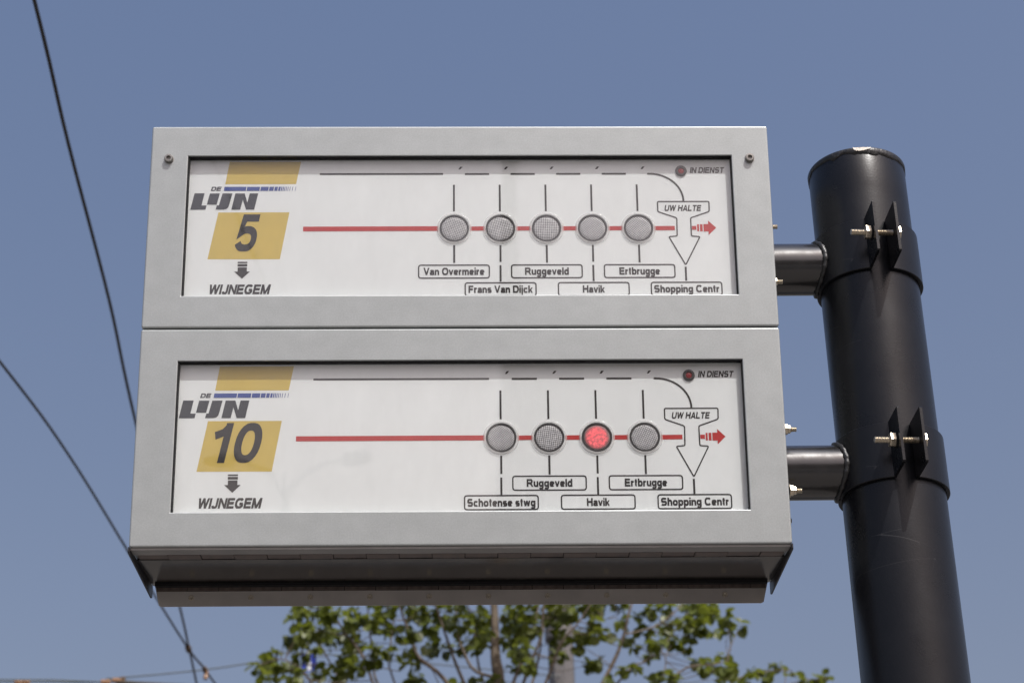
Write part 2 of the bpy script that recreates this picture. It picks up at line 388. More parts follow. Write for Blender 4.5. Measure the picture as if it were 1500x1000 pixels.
# bold grotesque letters drawn as strokes: (advance width, strokes); capitals are 1 high, strokes .2 wide
GL = {
    'o': (.72, [AR(.36, .3625, .26, .2725, 0, 360, 22)]),
    'n': (.68, [[(.1, 0), (.1, XH)], AR(.34, .37, .24, .265, 172, 0) + [(.58, 0)]]),
    'm': (1.06, [[(.1, 0), (.1, XH)], AR(.315, .39, .215, .245, 172, 0) + [(.53, 0)], AR(.745, .39, .215, .245, 172, 0) + [(.96, 0)]]),
    'u': (.68, [[(.58, 0), (.58, XH)], [(.1, XH)] + AR(.34, .35, .24, .262, 180, 352)]),
    'h': (.68, [[(.1, 0), (.1, 1)], AR(.34, .37, .24, .265, 172, 0) + [(.58, 0)]]),
    'r': (.44, [[(.1, 0), (.1, XH)], AR(.38, .32, .28, .31, 175, 84, 6)]),
    'a': (.68, [AR(.34, .45, .22, .18, 168, 0) + [(.57, .16), (.61, 0)], [(.56, .42)] + AR(.28, .22, .18, .14, 90, 270, 8) + AR(.34, .27, .22, .19, 275, 345, 4)]),
    'e': (.70, [[(.12, .365), (.60, .365)], AR(.35, .3625, .255, .2725, 0, 325, 20)]),
    'c': (.66, [AR(.35, .3625, .255, .2725, 38, 322, 18)]),
    'g': (.71, [AR(.33, .38, .235, .255, 20, 340, 18), [(.60, XH), (.60, .0)] + AR(.35, -.02, .25, .19, -8, -160, 9)]),
    'd': (.71, [AR(.34, .3625, .245, .2725, 20, 340, 18), [(.60, 0), (.60, 1)]]),
    'b': (.71, [AR(.37, .3625, .245, .2725, 200, 520, 18), [(.1, 0), (.1, 1)]]),
    'p': (.71, [AR(.37, .3625, .245, .2725, 200, 520, 18), [(.1, -.28), (.1, XH)]]),
    'i': (.20, [[(.1, 0), (.1, XH)], [(.1, .84), (.1, 1)]]),
    'j': (.22, [[(.12, XH), (.12, -.12)] + AR(.02, -.12, .10, .09, -10, -90, 4), [(.12, .84), (.12, 1)]]),
    'l': (.20, [[(.1, 0), (.1, 1)]]),
    't': (.40, [[(.19, .93), (.19, .2)] + AR(.30, .2, .11, .12, 190, 280, 5), [(0, .645), (.38, .645)]]),
    'k': (.66, [[(.1, 0), (.1, 1)], [(.12, .24), (.60, .78)], [(.28, .46), (.60, -.06)]]),
    's': (.64, [AR(.32, .50, .21, .145, 25, 180, 9) + AR(.30, .40, .19, .05, 185, 250, 3) + AR(.34, .33, .19, .05, 70, 0, 3) + AR(.32, .22, .22, .145, 0, -158, 9)]),
    'v': (.68, [[(.07, .80), (.34, .02)], [(.61, .80), (.34, .02)]]),
    'w': (1.0, [[(.08, .80), (.27, .02)], [(.27, .02), (.50, .72)], [(.50, .72), (.73, .02)], [(.92, .80), (.73, .02)]]),
    'V': (.90, [[(.08, 1.08), (.45, .02)], [(.82, 1.08), (.45, .02)]]),
    'O': (1.0, [AR(.50, .50, .40, .41, 0, 360, 26)]),
    'C': (.95, [AR(.49, .50, .39, .41, 38, 322, 22)]),
    'G': (.98, [AR(.49, .50, .39, .41, 38, 322, 22), [(.50, .44), (.89, .44)], [(.83, .44), (.83, .15)]]),
    'D': (.92, [[(.1, 0), (.1, 1)], [(.1, .905), (.38, .905)] + AR(.42, .5, .40, .405, 90, -90, 14) + [(.38, .095), (.1, .095)]]),
    'F': (.78, [[(.1, 0), (.1, 1)], [(.1, .905), (.76, .905)], [(.1, .50), (.68, .50)]]),
    'E': (.84, [[(.1, 0), (.1, 1)], [(.1, .905), (.81, .905)], [(.1, .51), (.76, .51)], [(.1, .095), (.83, .095)]]),
    'L': (.78, [[(.1, 0), (.1, 1)], [(.1, .095), (.77, .095)]]),
    'T': (.82, [[(.41, 0), (.41, 1)], [(0, .905), (.82, .905)]]),
    'H': (.90, [[(.1, 0), (.1, 1)], [(.80, 0), (.80, 1)], [(.1, .52), (.80, .52)]]),
    'I': (.20, [[(.1, 0), (.1, 1)]]),
    'J': (.70, [[(.58, 1), (.58, .32)] + AR(.34, .32, .24, .23, 0, -172, 12)]),
    'N': (.90, [[(.1, 0), (.1, 1)], [(.80, 0), (.80, 1)], [(.11, 1.0), (.79, 0.0)]]),
    'M': (1.04, [[(.1, 0), (.1, 1)], [(.94, 0), (.94, 1)], [(.12, 1.02), (.52, .0)], [(.92, 1.02), (.52, .0)]]),
    'U': (.90, [[(.1, 1), (.1, .38)] + AR(.45, .38, .35, .29, 180, 360, 14) + [(.80, 1)]]),
    'R': (.94, [[(.1, 0), (.1, 1)], [(.1, .905), (.50, .905)] + AR(.52, .69, .25, .215, 90, -90, 10) + [(.1, .475)], [(.44, .47), (.62, .40), (.88, -.06)]]),
    'S': (.88, [AR(.44, .70, .31, .21, 22, 180, 10) + AR(.42, .58, .29, .08, 190, 250, 3) + AR(.46, .42, .29, .08, 70, -5, 3) + AR(.44, .30, .32, .21, -5, -160, 10)]),
    'W': (1.25, [[(.09, 1.08), (.34, .0)], [(.34, .0), (.625, 1.04)], [(.625, 1.04), (.91, .0)], [(1.16, 1.08), (.91, .0)]]),
    'A': (.92, [[(.06, -.08), (.46, 1.04)], [(.86, -.08), (.46, 1.04)], [(.2, .30), (.72, .30)]]),
    ' ': (.26, []),
    '5': (.76, [[(.70, .905), (.21, .905), (.155, .49)] + AR(.385, .335, .27, .25, 122, -158, 18)]),
    '1': (.46, [[(.36, 0), (.36, 1)], [(.36, .90), (.24, .76), (.02, .68)]]),
    '0': (.74, [AR(.37, .50, .265, .41, 0, 360, 26)]),
}


def letter(mb, txt, x0, x1, base, cap, y, weight=.2, shear=0.0, gap=.13):
    """write txt between x0 and x1 with its capitals 'cap' high, on a sheet at depth y"""
    V_ = []; F_ = []; pen = 0.0; q = 0
    for ch in txt:
        adv, strokes = GL[ch]
        for st in strokes:
            m = MB(); closed = len(st) > 8 and (Vector(st[0]) - Vector(st[-1])).length < 1e-4
            m.stroke(st[:-1] if closed else st, weight, 0, closed)
            hi = 1.0 if (ch.isupper() or ch in 'hdblkij0123456789t') else XH
            if ch == 'k' and st[0][0] == .12: hi = XH
            lo = -.30 if ch in 'gpj' else 0.0
            o = len(V_); q += 1
            for vx, _, vz in m.v:
                vz = min(hi, max(lo, vz)); V_.append((pen + vx + shear * vz, (q % 5) * 8e-6, vz))
            F_ += [tuple(o + i for i in f) for f in m.f]
        pen += adv + gap
    a = min(p[0] for p in V_); b = max(p[0] for p in V_); k = (x1 - x0) / (b - a)
    mb.add([(x0 + (p[0] - a) * k, y - p[1], base + p[2] * cap) for p in V_], F_)


def smooth_path(pts, k=6):
    P = [Vector(p) for p in pts]; out = []
    for i in range(len(P) - 1):
        a, b, c, d = P[max(i - 1, 0)], P[i], P[i + 1], P[min(i + 2, len(P) - 1)]
        for j in range(k):
            t = j / k; out.append(.5 * ((2 * b) + (c - a) * t + (2 * a - 5 * b + 4 * c - d) * t * t + (3 * b - a - 3 * c + d) * t ** 3))
    return out + [P[-1]]


mm = 0.001
# ------------------------------------------------------------------ structure
g = MB(); n = 24; rr = 900
g.add([(0, 0, 0)] + [(rr * cos(2 * pi * k / n), rr * sin(2 * pi * k / n), 0) for k in range(n)], [(0, k + 1, (k + 1) % n + 1) for k in range(n)])
tag(g.build('ground', M['grass']), kind='structure')
tag(MB().box(-60, 60, -24, 22, -0.2, 0.004).build('road', M['asphalt']), kind='structure')
pv = MB(); pv.box(-60, 60, -5.5, 4.2, 0.0, 0.124)
tag(pv.build('pavement', M['paving']), kind='structure')
kb = MB(); kb.box(-60, 60, 4.2, 4.35, 0.0, 0.130); kb.box(-60, 60, -5.65, -5.5, 0.0, 0.130)
tag(kb.build('kerb', M['kerb']), kind='structure')
rm = MB()
for i in range(20): rm.box(-58 + i * 6, -55 + i * 6, -14.06, -13.94, 0.004, 0.008)
tag(rm.build('road_marking', M['line']), kind='structure')
pf = MB(); pf.box(-60, 60, -35, -24, 0.0, 0.13); tag(pf.build('far_pavement', M['paving']), kind='structure')

SZ = 0.12   # top of the pavement under the stop


def town_house(x0, x1, yf, depth, h, mat, wx, label, chimney=None):
    t = empty('town_house', Matrix.Translation(((x0 + x1) / 2, yf, 0)))
    tag(t, label, 'house', 'houses across the street reflected in the display glass')
    W2 = (x1 - x0) / 2
    # facade with real window openings, facing the stop (+y)
    m = MB(); xs = sorted({-W2, W2} | {a for c in wx for a in (c - 0.5, c + 0.5)})
    zs = [0, 1.1, 2.9, 4.2, 6.0, 7.3, 8.9, h - 0.25]
    holes = [(c - 0.5, c + 0.5, z0, z1) for c in wx for z0, z1 in ((1.1, 2.9), (4.2, 6.0), (7.3, 8.9))]
    for i in range(len(xs) - 1):
        for j in range(len(zs) - 1):
            cx, cz = (xs[i] + xs[i + 1]) / 2, (zs[j] + zs[j + 1]) / 2
            if not any(a < cx < b and c < cz < d for a, b, c, d in holes):
                m.add([(xs[i], 0, zs[j]), (xs[i + 1], 0, zs[j]), (xs[i + 1], 0, zs[j + 1]), (xs[i], 0, zs[j + 1])], [(3, 2, 1, 0)])
    for a, b, c, d in holes:
        m.add([(a, 0, c), (b, 0, c), (b, 0, d), (a, 0, d), (a, -.2, c), (b, -.2, c), (b, -.2, d), (a, -.2, d)],
              [(0, 1, 5, 4), (1, 2, 6, 5), (2, 3, 7, 6), (3, 0, 4, 7)])
    H = h - 0.25
    m.add([(-W2, 0, 0), (W2, 0, 0), (W2, -depth, 0), (-W2, -depth, 0), (-W2, 0, H), (W2, 0, H), (W2, -depth, H), (-W2, -depth, H)],
          [(0, 4, 7, 3), (1, 2, 6, 5), (2, 3, 7, 6)])
    m.build('wall', mat, t)
    rf = MB().box(-W2 - .02, W2 + .02, -depth - .1, 0.18, H, h); rf.build('roof', M['tile'], t)
    for a, b, c, d in holes:
        wd = MB().box(a, a + .07, -.17, -.10, c, d).box(b - .07, b, -.17, -.10, c, d).box(a + .07, b - .07, -.17, -.10, c, c + .07)
        wd.box(a + .07, b - .07, -.17, -.10, d - .07, d).box((a + b) / 2 - .03, (a + b) / 2 + .03, -.168, -.102, c + .07, d - .07)
        fo = wd.build('window', M['frame'], t)
        MB().box(a + .002, b - .002, -.16, -.15, c, d).build('pane', M['window'], fo)
    if chimney:
        a, b, z = chimney
        MB().box(a, b, -1.4, -.4, h + .002, z).box(a - .05, b + .05, -1.45, -.35, z - .5, z - .3).build('chimney', M['brick'], t)
    return t


town_house(0.72, 4.34, -35, 9, 11.6, M['brick'], (-1.0, 1.0), 'narrow brick house with a tall chimney across the street, behind the viewer', (-1.80, -1.44, 16.5))
town_house(4.43, 15.5, -35, 9, 11.6, M['render'], (-4.2, -2.1, 0, 2.1, 4.2), 'wide sand coloured house beside the narrow brick one, behind the viewer')

lp_ = empty('street_lamp', Matrix.Translation((-2.9, -30, 0)))
tag(lp_, 'tall double armed street lamp across the road, behind the viewer', 'street lamp')
MB().tube([(0, 0, 0), (0, 0, 4), (0, 0, 8.1)], [.09, .07, .05], 12).build('post', M['mast'], lp_, smooth=60)
for sx in (-1, 1):
    MB().tube(smooth_path([(0, 0, 7.6), (sx * .3, 0, 8.1), (sx * .9, 0, 8.3)]), .03, 8).build('lamp_arm', M['mast'], lp_, smooth=60)
    MB().lathe([(.05, 0), (.14, .05), (.15, .35), (.09, .5)], (sx, 0, .1), (sx * .85, 0, 8.28), 12).build('lamp_head', M['mast'], lp_, smooth=40)

# ------------------------------------------------------------------ the two line displays
BOX = Matrix(((0.99998574, 0.00069319, 0.00529614, 0), (0, 0.99154293, -0.12977915, 0), (-0.00534131, 0.1297773, 0.99152878, 3.14125), (0, 0, 0, 1)))
INK, LOW, TOP = 13.2 * mm, 13.35 * mm, 13.05 * mm      # print depths, the sheet's face is at 13.5 mm


def lamp_prototype():
    b = MB().lathe([(23.6 * mm, .2 * mm), (23.6 * mm, 1.6 * mm), (24.3 * mm, 2.2 * mm), (26.3 * mm, 2.2 * mm), (27.6 * mm, 1.6 * mm), (28.0 * mm, .2 * mm)],
                   (0, -1, 0), (0, 0, 0), 48, close=False)
    rg = MB().lathe([(23.55 * mm, .25 * mm), (23.5 * mm, 1.9 * mm), (21.2 * mm, 1.9 * mm), (20.4 * mm, .6 * mm)], (0, -1, 0), (0, 0, 0), 48, close=False)
    ln = MB().lathe([(20.5 * mm, .6 * mm), (20.0 * mm, .85 * mm), (14 * mm, .92 * mm), (7 * mm, .98 * mm), (.2 * mm, 1.0 * mm)], (0, -1, 0), (0, 0, 0), 48, close=True)
    return b.mesh('lamp_bezel', M['bezel'], 50), rg.mesh('lamp_ring', M['ring'], 50), ln


BZ, RG, LN = lamp_prototype()


def display(root, number, digits, first, labels, dx, dz, hinge, label):
    H = 351.0
    t = empty('line_display', root); tag(t, label, 'display sign', 'tram line displays on the black pole')
    # cabinet: folded silver sheet with a window opening
    ox0, ox1, oz0, oz1 = -440.0, 439.0, 54.6, 298.0
    rings = [recess_ring(ox0 * mm, ox1 * mm, oz0 * mm, oz1 * mm, .5 * mm, 18 * mm),
             recess_ring(ox0 * mm, ox1 * mm, oz0 * mm, oz1 * mm, .5 * mm, 1.3 * mm),
             recess_ring((ox0 - .4) * mm, (ox1 + .4) * mm, (oz0 - .4) * mm, (oz1 + .4) * mm, .7 * mm, .4 * mm),
             recess_ring((ox0 - 1.3) * mm, (ox1 + 1.3) * mm, (oz0 - 1.3) * mm, (oz1 + 1.3) * mm, 1.2 * mm, 0)]
    x0, x1, z0, z1 = -499.8, 499.8, 1.2, H
    for i, (ins, y) in enumerate(((2.6, 0), (1.3, .35), (.35, 1.3), (0, 2.6), (0, 239))):
        rings.append(recess_ring((x0 + ins) * mm, (x1 - ins) * mm, (z0 + ins) * mm, (z1 - ins) * mm, max(.6, 3.4 - ins) * mm, y * mm))
    m = MB(); k = len(rings[0])
    vs = [p for r_ in rings for p in r_]; fs = []
    for i in range(len(rings) - 1):
        for j in range(k):
            a, b = i * k + j, i * k + (j + 1) % k; fs.append((a, b, b + k, a + k))
    fs.append(tuple(reversed(range((len(rings) - 1) * k, len(rings) * k)))); fs.append(tuple(range(k)))
    m.add(vs, fs); m.build('cabinet', M['silver'], t)
    gk = MB().box((ox0 + .05) * mm, (ox0 + 2.3) * mm, 2.2 * mm, 17.5 * mm, (oz0 + .3) * mm, (oz1 - 1.4) * mm)
    gk.box((ox1 - 1.3) * mm, (ox1 - .05) * mm, 2.2 * mm, 17.5 * mm, (oz0 + .3) * mm, (oz1 - 1.4) * mm)
    gk.box((ox0 + .05) * mm, (ox1 - .05) * mm, 2.0 * mm, 17.4 * mm, (oz1 - 1.4) * mm, (oz1 - .05) * mm)
    gk.build('gasket', M['rubber_and_shade'], t)
    p = MB().box((ox0 + .2) * mm, (ox1 - .2) * mm, 13.5 * mm, 16.5 * mm, (oz0 + .2) * mm, (oz1 - .2) * mm).build('display_sheet', M['panel'], t)
    # --- flat print on the sheet
    def X(v): return (v + dx) * mm
    def Z(v): return v * mm
    def para(mb, pts, y): mb.poly([(X(a), Z(b)) for a, b in pts], y)
    ye = MB(); para(ye, [(-374.2, 293.8), (-380, 254), (-266, 254), (-259, 293.8)], LOW)
    para(ye, [(-389, 204.2), (-403.2, 122.8), (-288.4, 122.6), (-275.3, 204.2)], LOW)
    ye.build('yellow_print', M['yellow'], p)
    bl = MB()
    def zx(v): return -382 + (v - 508) * .1465
    segs = [(508, 750), (758, 900), (909, 996), (1003, 1053), (1061, 1096), (1104, 1127), (1133, 1145), (1152, 1162), (1169, 1178), (1187, 1195), (1206, 1213), (1228, 1234), (1256, 1262), (1290, 1295)]
    for a, b in segs: para(bl, [(zx(a) + 1.0, 249.4), (zx(a), 242.1), (zx(b), 242.1), (zx(b) + 1.0, 249.4)], INK)
    bl.build('blue_print', M['blue'], p)
    lg = MB()
    def lp(pts): para(lg, [(zx(a), 209 + (655 - b) * .1585) for a, b in pts], INK)
    lp([(190, 472), (152, 654), (318, 654), (328, 607), (272, 607), (300, 472)])
    lp([(358, 474), (330, 598), (437, 600), (467, 474)])
    lp([(497, 474), (462, 607), (440, 607), (428, 654), (515, 654), (545, 648), (565, 630), (575, 600), (605, 474)])
    lg.add([(X(zx(a)), INK, Z(209 + (655 - b) * .1585)) for a, b in ((637, 474), (600, 655), (697, 655), (722, 545), (760, 655), (850, 655), (888, 474), (795, 474), (772, 575), (740, 474))],
           [(0, 1, 2, 3), (0, 3, 4, 9), (9, 4, 8), (8, 4, 5), (8, 5, 6, 7)])
    letter(lg, 'DE', X(-402.9), X(-385.2), Z(242.2), Z(7.3), INK, 0.26, 0.25)
    lg.build('operator_logo', M['logo_ink'], p)
    # line number, arrow and destination
    nb = MB(); c0, c1 = digits
    letter(nb, number, X(c0), X(c1), Z(136.2 if number == '5' else 136.6), Z(64.4), TOP, 0.20, 0.24, .16)
    nb.build('line_number', M['ink'], p)
    ik = MB()
    para(ik, [(-355, 118.2), (-355, 115.9), (-339.6, 115.9), (-339.6, 118.2)], INK)
    para(ik, [(-355, 114.3), (-355, 110.2), (-339.6, 110.2), (-339.6, 114.3)], INK)
    para(ik, [(-354.6, 108.7), (-354.6, 101.4), (-340, 101.4), (-340, 108.7)], INK)
    para(ik, [(-360, 101.4), (-347.3, 89.2), (-335, 101.4)], INK)
    ik.build('direction_arrow', M['ink'], p)
    wt = MB(); letter(wt, 'WIJNEGEM', X(-397.3), X(-300.8), Z(62.6 + dz), Z(16.6), INK, 0.26, 0.24, .10)
    wt.build('destination_lettering', M['ink'], p)
    # --- route diagram
    P0, DP = -10.7, 73.95
    lx = [P0 + DP * i for i in range(first, 5)]
    LZ = 175.5
    def seg(pts, name, mat):
        q = MB(); para(q, pts, INK); return q.build(name, M[mat], p)
    ends = [-252.7] + [v + 25.2 for v in lx]; starts = [v - 25.2 for v in lx] + [343.5]
    for i, (a, b) in enumerate(zip(ends, starts)):
        dh = 4.1 if i == 0 else 3.7
        seg([(a, LZ + dh - .6), (a, LZ - dh - .6), (b, LZ - dh - .4), (b, LZ + dh - .4)], 'red_line_segment', 'red')
    rd = MB()
    para(rd, [(371.2, 178.7), (371.2, 172.0), (378.3, 172.0), (378.3, 178.7)], INK)
    para(rd, [(379.6, 181.6), (379.6, 169.4), (382.6, 169.4), (382.6, 181.6)], INK)
    para(rd, [(384.2, 181.7), (384.2, 169.3), (388.4, 169.3), (388.4, 181.7)], INK)
    para(rd, [(389.9, 181.9), (389.9, 169.1), (397.6, 169.1), (397.6, 162.8), (410.2, 175.5), (397.6, 188.0), (397.6, 181.9)], INK)
    rd.build('red_arrow', M['red'], p)
    def bar(a, b, c, d): seg([(a, d), (a, c), (b, c), (b, d)], 'dark_line_segment', 'ink')
    bar(-228.2, lx[0] - 18.0, 270.2, 273.2)
    for v in lx[:-1]: bar(v + 17.3, v + 56.5, 269.9, 273.0)
    for v in lx: seg([(v + 9.6, 284.4), (v + 6.6, 279.6), (v + 9.8, 279.6), (v + 13.6, 284.4)], 'minute_mark', 'ink')
    cx, cz = lx[-1] + 17.3, 223.0
    arc = [(X(cx), Z(271.5))] + [(X(cx + 3 + 54.0 * sin(R(a))), Z(cz + 48.5 * cos(R(a)))) for a in range(6, 91, 6)]
    dk = MB(); dk.stroke(arc, 3.1 * mm, INK); dk.build('curved_line_segment', M['ink'], p)
    for i, v in enumerate(lx):
        k_ = i + first
        bar(v - 2.1, v + 1.0, 205.2, 252.3)
        if k_ % 2 == 0: bar(v - 1.8, v + 1.4, 115.4, 146.2)
        else:
            bar(v - 1.8, v + 1.3, 116.9, 146.0); bar(v - 2.0, v + 1.1, 83.3, 111.2)
    bar(356.6, 359.8, 83.6, 107.8)
    hl = MB()
    hp = [(317.2, 221.8), (400.6, 221.8), (400.2, 204.0), (369.6, 192.9), (369.8, 161.0), (383.4, 160.0), (358.6, 110.8), (333.4, 160.0), (346.8, 161.0), (347.4, 192.9), (317.2, 204.0)]
    hl.stroke([(X(a), Z(b)) for a, b in rounded(hp, 2.6)], 2.1 * mm, INK, True)
    letter(hl, 'UW HALTE', X(328.2), X(388), Z(204.9), Z(10.7), INK, 0.255, 0.24)
    hl.build('stop_marker_print', M['ink'], p)
    il = MB(); letter(il, 'IN DIENST', X(371.6), X(428.2), Z(272.4 + dz * .3), Z(10.5), INK, 0.255, 0.24); il.build('service_lettering', M['ink'], p)
    for i, (txt, wd) in enumerate(labels):
        last = i == len(labels) - 1
        c = 358.3 if last else lx[i] - .6
        lowrow = last or (i + first) % 2 == 1
        zb, ztp, base = ((58.8 + dz, 80.9 + dz, 63.5 + dz) if lowrow else (89.3 + dz, 111.5 + dz, 94.3 + dz))
        lb = MB(); lb.stroke([(X(a), Z(b)) for a, b in rounded([(c - 56.2, ztp), (c + 56.2, ztp), (c + 56.2, zb), (c - 56.2, zb)], 4.2)], 2.15 * mm, INK, True)
        letter(lb, txt, X(c - wd / 2), X(c + wd / 2), Z(base), Z(12.7), INK, 0.265)
        lb.build('stop_name', M['ink'], p)
    # --- round lamps and the service diode
    for i, v in enumerate(lx):
        lit = hinge and i == 2
        e = bpy.data.objects.new('indicator_lamp', BZ); COL.objects.link(e); e.parent = t
        e.location = (X(v), 13.4 * mm, Z(LZ - .6))
        if lit: e['label'] = 'indicator lamp glowing red'
        r_ = bpy.data.objects.new('lamp_ring', RG); COL.objects.link(r_); r_.parent = e
        l_ = LN.build('lamp_lens', mesh_lens('lamp_lens_weave', random.uniform(0, 1.5), lit), e, smooth=60)
    s_ = MB().lathe([(9.4 * mm, .1 * mm), (9.4 * mm, 1.5 * mm), (8.2 * mm, 2.4 * mm), (5.6 * mm, 2.4 * mm), (4.6 * mm, .5 * mm)], (0, -1, 0), (0, 0, 0), 32, close=False)
    led = s_.build('service_light', M['ring'], t, smooth=40, loc=(X(357.4), 13.4 * mm, Z(275.9)))
    MB().lathe([(4.9 * mm, .5 * mm), (4.2 * mm, 1.3 * mm), (2.4 * mm, 2.0 * mm), (.2 * mm, 2.2 * mm)], (0, -1, 0), (0, 0, 0), 24).build('diode', M['led'], led, smooth=60)
    MB().box((ox0 + .3) * mm, (ox1 - .3) * mm, 9.4 * mm, 10.4 * mm, (oz0 + .3) * mm, (oz1 - .3) * mm).build('glass_pane', M['glass'], t)
    if not hinge:
        for sx, sz in ((-470.4, 292.6), (468.3, 292.3)):
            sc = MB().lathe([(7.0 * mm, .1 * mm), (7.0 * mm, 5.0 * mm), (6.2 * mm, 6.2 * mm), (3.6 * mm, 6.3 * mm)], (0, -1, 0), (0, 0, 0), 28, close=False)
            sc.lathe([(3.6 * mm, 6.3 * mm), (3.4 * mm, 2.6 * mm), (.1 * mm, 2.2 * mm)], (0, -1, 0), (0, 0, 0), 6, close=False)
            sc.lathe([(7.9 * mm, -.4 * mm), (7.9 * mm, .6 * mm), (7.0 * mm, .7 * mm)], (0, -1, 0), (0, 0, 0), 28, close=False)
            sc.build('socket_screw', M['screw'], t, smooth=40, loc=(sx * mm, -.05 * mm, sz * mm))
    else:
        # hinged underside: plate, two piano hinges, rear strip with screws, side flaps
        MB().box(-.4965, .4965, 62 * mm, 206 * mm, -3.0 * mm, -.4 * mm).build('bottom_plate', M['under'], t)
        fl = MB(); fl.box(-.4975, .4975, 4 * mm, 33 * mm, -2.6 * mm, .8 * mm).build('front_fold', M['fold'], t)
        def knuckles(y0, y1, z0_, z1_, xa, xb, off, tilt):
            """a run of flat hinge leaves side by side, every second one sitting a little prouder"""
            hg = MB().box(xa, xb, *( (y0, y1, z1_ - .0002, z1_ + .0006) if tilt else (y1 - .0002, y1 + .0004, z0_, z1_) )).build('piano_hinge', M['rubber_and_shade'], t)
            x = xa; i_ = 0; step = off; protos = {}
            while x < xb - 1e-4:
                x2 = min(x + step, xb); L_ = round(x2 - x, 4); key = (L_, i_ % 2)
                if key not in protos:
                    q = MB(); h = .0009 * (i_ % 2)
                    if tilt: q.box(.0006, L_ - .0006, y0, y1 - h, z0_ - h, z1_ - .0003)
                    else: q.box(.0006, L_ - .0006, y0 - h * .4, y1 - .0003, z0_ + h * .4, z1_)
                    protos[key] = q.mesh('hinge_knuckle', M['hinge'])
                o = bpy.data.objects.new('hinge_knuckle', protos[key]); COL.objects.link(o); o.parent = hg
                o.location = (x, 0, 0)
                x = x2; step = 0.0502; i_ += 1
        knuckles(.0345, .0610, -.0020, -.0006, -.4925, .4925, .0455, True)
        # rear strip hangs behind the plate
        rp = MB(); tx, bx = .4915, .480
        a = [(-tx, -4.5), (tx, -4.5), (bx + .004, -35.0), (bx, -37.0), (-bx, -37.0), (-bx - .004, -35.0)]
        fr = [(x, 221.5 * mm, z * mm) for x, z in a]; bk = [(x, 223.5 * mm, z * mm) for x, z in a]; k6 = 6
        rp.add(fr + bk, [tuple(reversed(range(6))), tuple(range(6, 12))] + [(i, (i + 1) % 6, (i + 1) % 6 + 6, i + 6) for i in range(6)])
        rs = rp.build('rear_strip', M['rear'], t)
        knuckles(.2192, .2211, -.0128, -.0062, -.4885, .4885, .0485, False)
        for i in range(10):
            q = MB().lathe([(4.6 * mm, .0), (4.5 * mm, .25 * mm), (2.6 * mm, .35 * mm), (2.2 * mm, .35 * mm), (1.7 * mm, .2 * mm), (.1 * mm, .15 * mm)], (0, -1, 0), (0, 0, 0), 16)
            q.build('screw', M['steel'], rs, smooth=40, loc=((-433 + 95.0 * i) * mm, 221.4 * mm, -22.8 * mm))
        for sx in (-1, 1):
            a = [(-1.0, 1.0), (-1.0, -5.5), (0.5, -8.0), (236, -19.6), (242, -17.5), (242, 1.0)]
            q = MB(); xo, xi = sx * .5006, sx * .4982
            q.add([(xo, y * mm, z * mm) for y, z in a] + [(xi, y * mm, z * mm) for y, z in a],
                  [tuple(range(6)), tuple(reversed(range(6, 12)))] + [(i, i + 6, (i + 1) % 6 + 6, (i + 1) % 6) for i in range(6)])
            q.build('side_flap', M['flap'], t)
        MB().box(-.4900, .4900, 207 * mm, 218.5 * mm, -6.8 * mm, .2 * mm).build('gap_shade_filler', M['rubber_and_shade'], t)  # black filler box standing in for the shadow between bottom plate and rear strip
    return t


display(BOX, '5', (-360.6, -321.5), 0, [('Van Overmeire', 97), ('Frans Van Dijck', 102), ('Ruggeveld', 70), ('Havik', 35), ('Ertbrugge', 65), ('Shopping Centr', 103.5)], 0, 0, False,
        'upper silver tram display with line number 5 on yellow and five unlit round lamps')
display(BOX @ Matrix.Translation((0, 0, -.3525)), '10', (-377.5, -304.5), 1, [('Schotense stwg', 104), ('Ruggeveld', 70), ('Havik', 35), ('Ertbrugge', 65), ('Shopping Centr', 103.5)], -2.0, 1.6, True,
        'lower silver tram display with line number 10 on yellow and one lamp glowing red')

# ------------------------------------------------------------------ the pole
PX, PY, PR = 0.6733, 0.104, 0.0805
ZT = 3.489
pole = empty('sign_pole', Matrix.Translation((PX, PY, SZ)))
tag(pole, 'thick black round steel pole carrying the two silver displays, chipped paint at its top', 'pole')
m = MB()
zs = [0, .4, 1.0, 1.8, 2.6, 3.0, 3.2, 3.3, ZT - SZ - .006]
m.lathe([(PR, z) for z in zs] + [(PR - .0015, ZT - SZ - .001)], (0, 0, 1), (0, 0, 0), 128)
m.build('shaft', M['pole'], pole, smooth=30)
# cap plate with a ragged run of thick paint along its rim
m = MB(); nn_ = 160; prof = []
for lvl in range(5):
    for k in range(nn_):
        a = 2 * pi * k / nn_
        wob = noise.noise(Vector((cos(a) * 3.1, sin(a) * 3.1, 0.3))) + .5 * noise.noise(Vector((cos(a) * 11, sin(a) * 11, 2.3)))
        drip = .0100 + .0055 * wob
        z, r = [(-drip - .0008, PR - .0004), (-drip, PR + .0011), (-.0012, PR + .0016 + .0004 * wob), (.0006, PR + .0008), (.0012, PR - .003)][lvl]
        m.v.append((r * cos(a), r * sin(a), z))
for lvl in range(4):
    for k in range(nn_):
        a, b = lvl * nn_ + k, lvl * nn_ + (k + 1) % nn_; m.f.append((a, b, b + nn_, a + nn_))
m.f.append(tuple(range(4 * nn_, 5 * nn_)))
cap = m.build('cap', M['weld'], pole, smooth=60, loc=(0, 0, ZT - SZ))
m = MB(); a0 = -pi / 2 - .23; N = 22
for k in range(N + 1):
    t_ = k / N; a = a0 + .36 * t_; e = sin(pi * min(1, max(0, t_))) ** .5
    lo = -.0014 - e * (.0078 - .0045 * t_ + .0016 * noise.noise(Vector((k * .9, 0, 0))))
    r = PR + .0026
    m.v += [(r * cos(a), r * sin(a), lo), (r * cos(a), r * sin(a), -.0008), ((r - .0012 * e - .0004) * cos(a), (r - .0028 * e - .0004) * sin(a), .0004)]
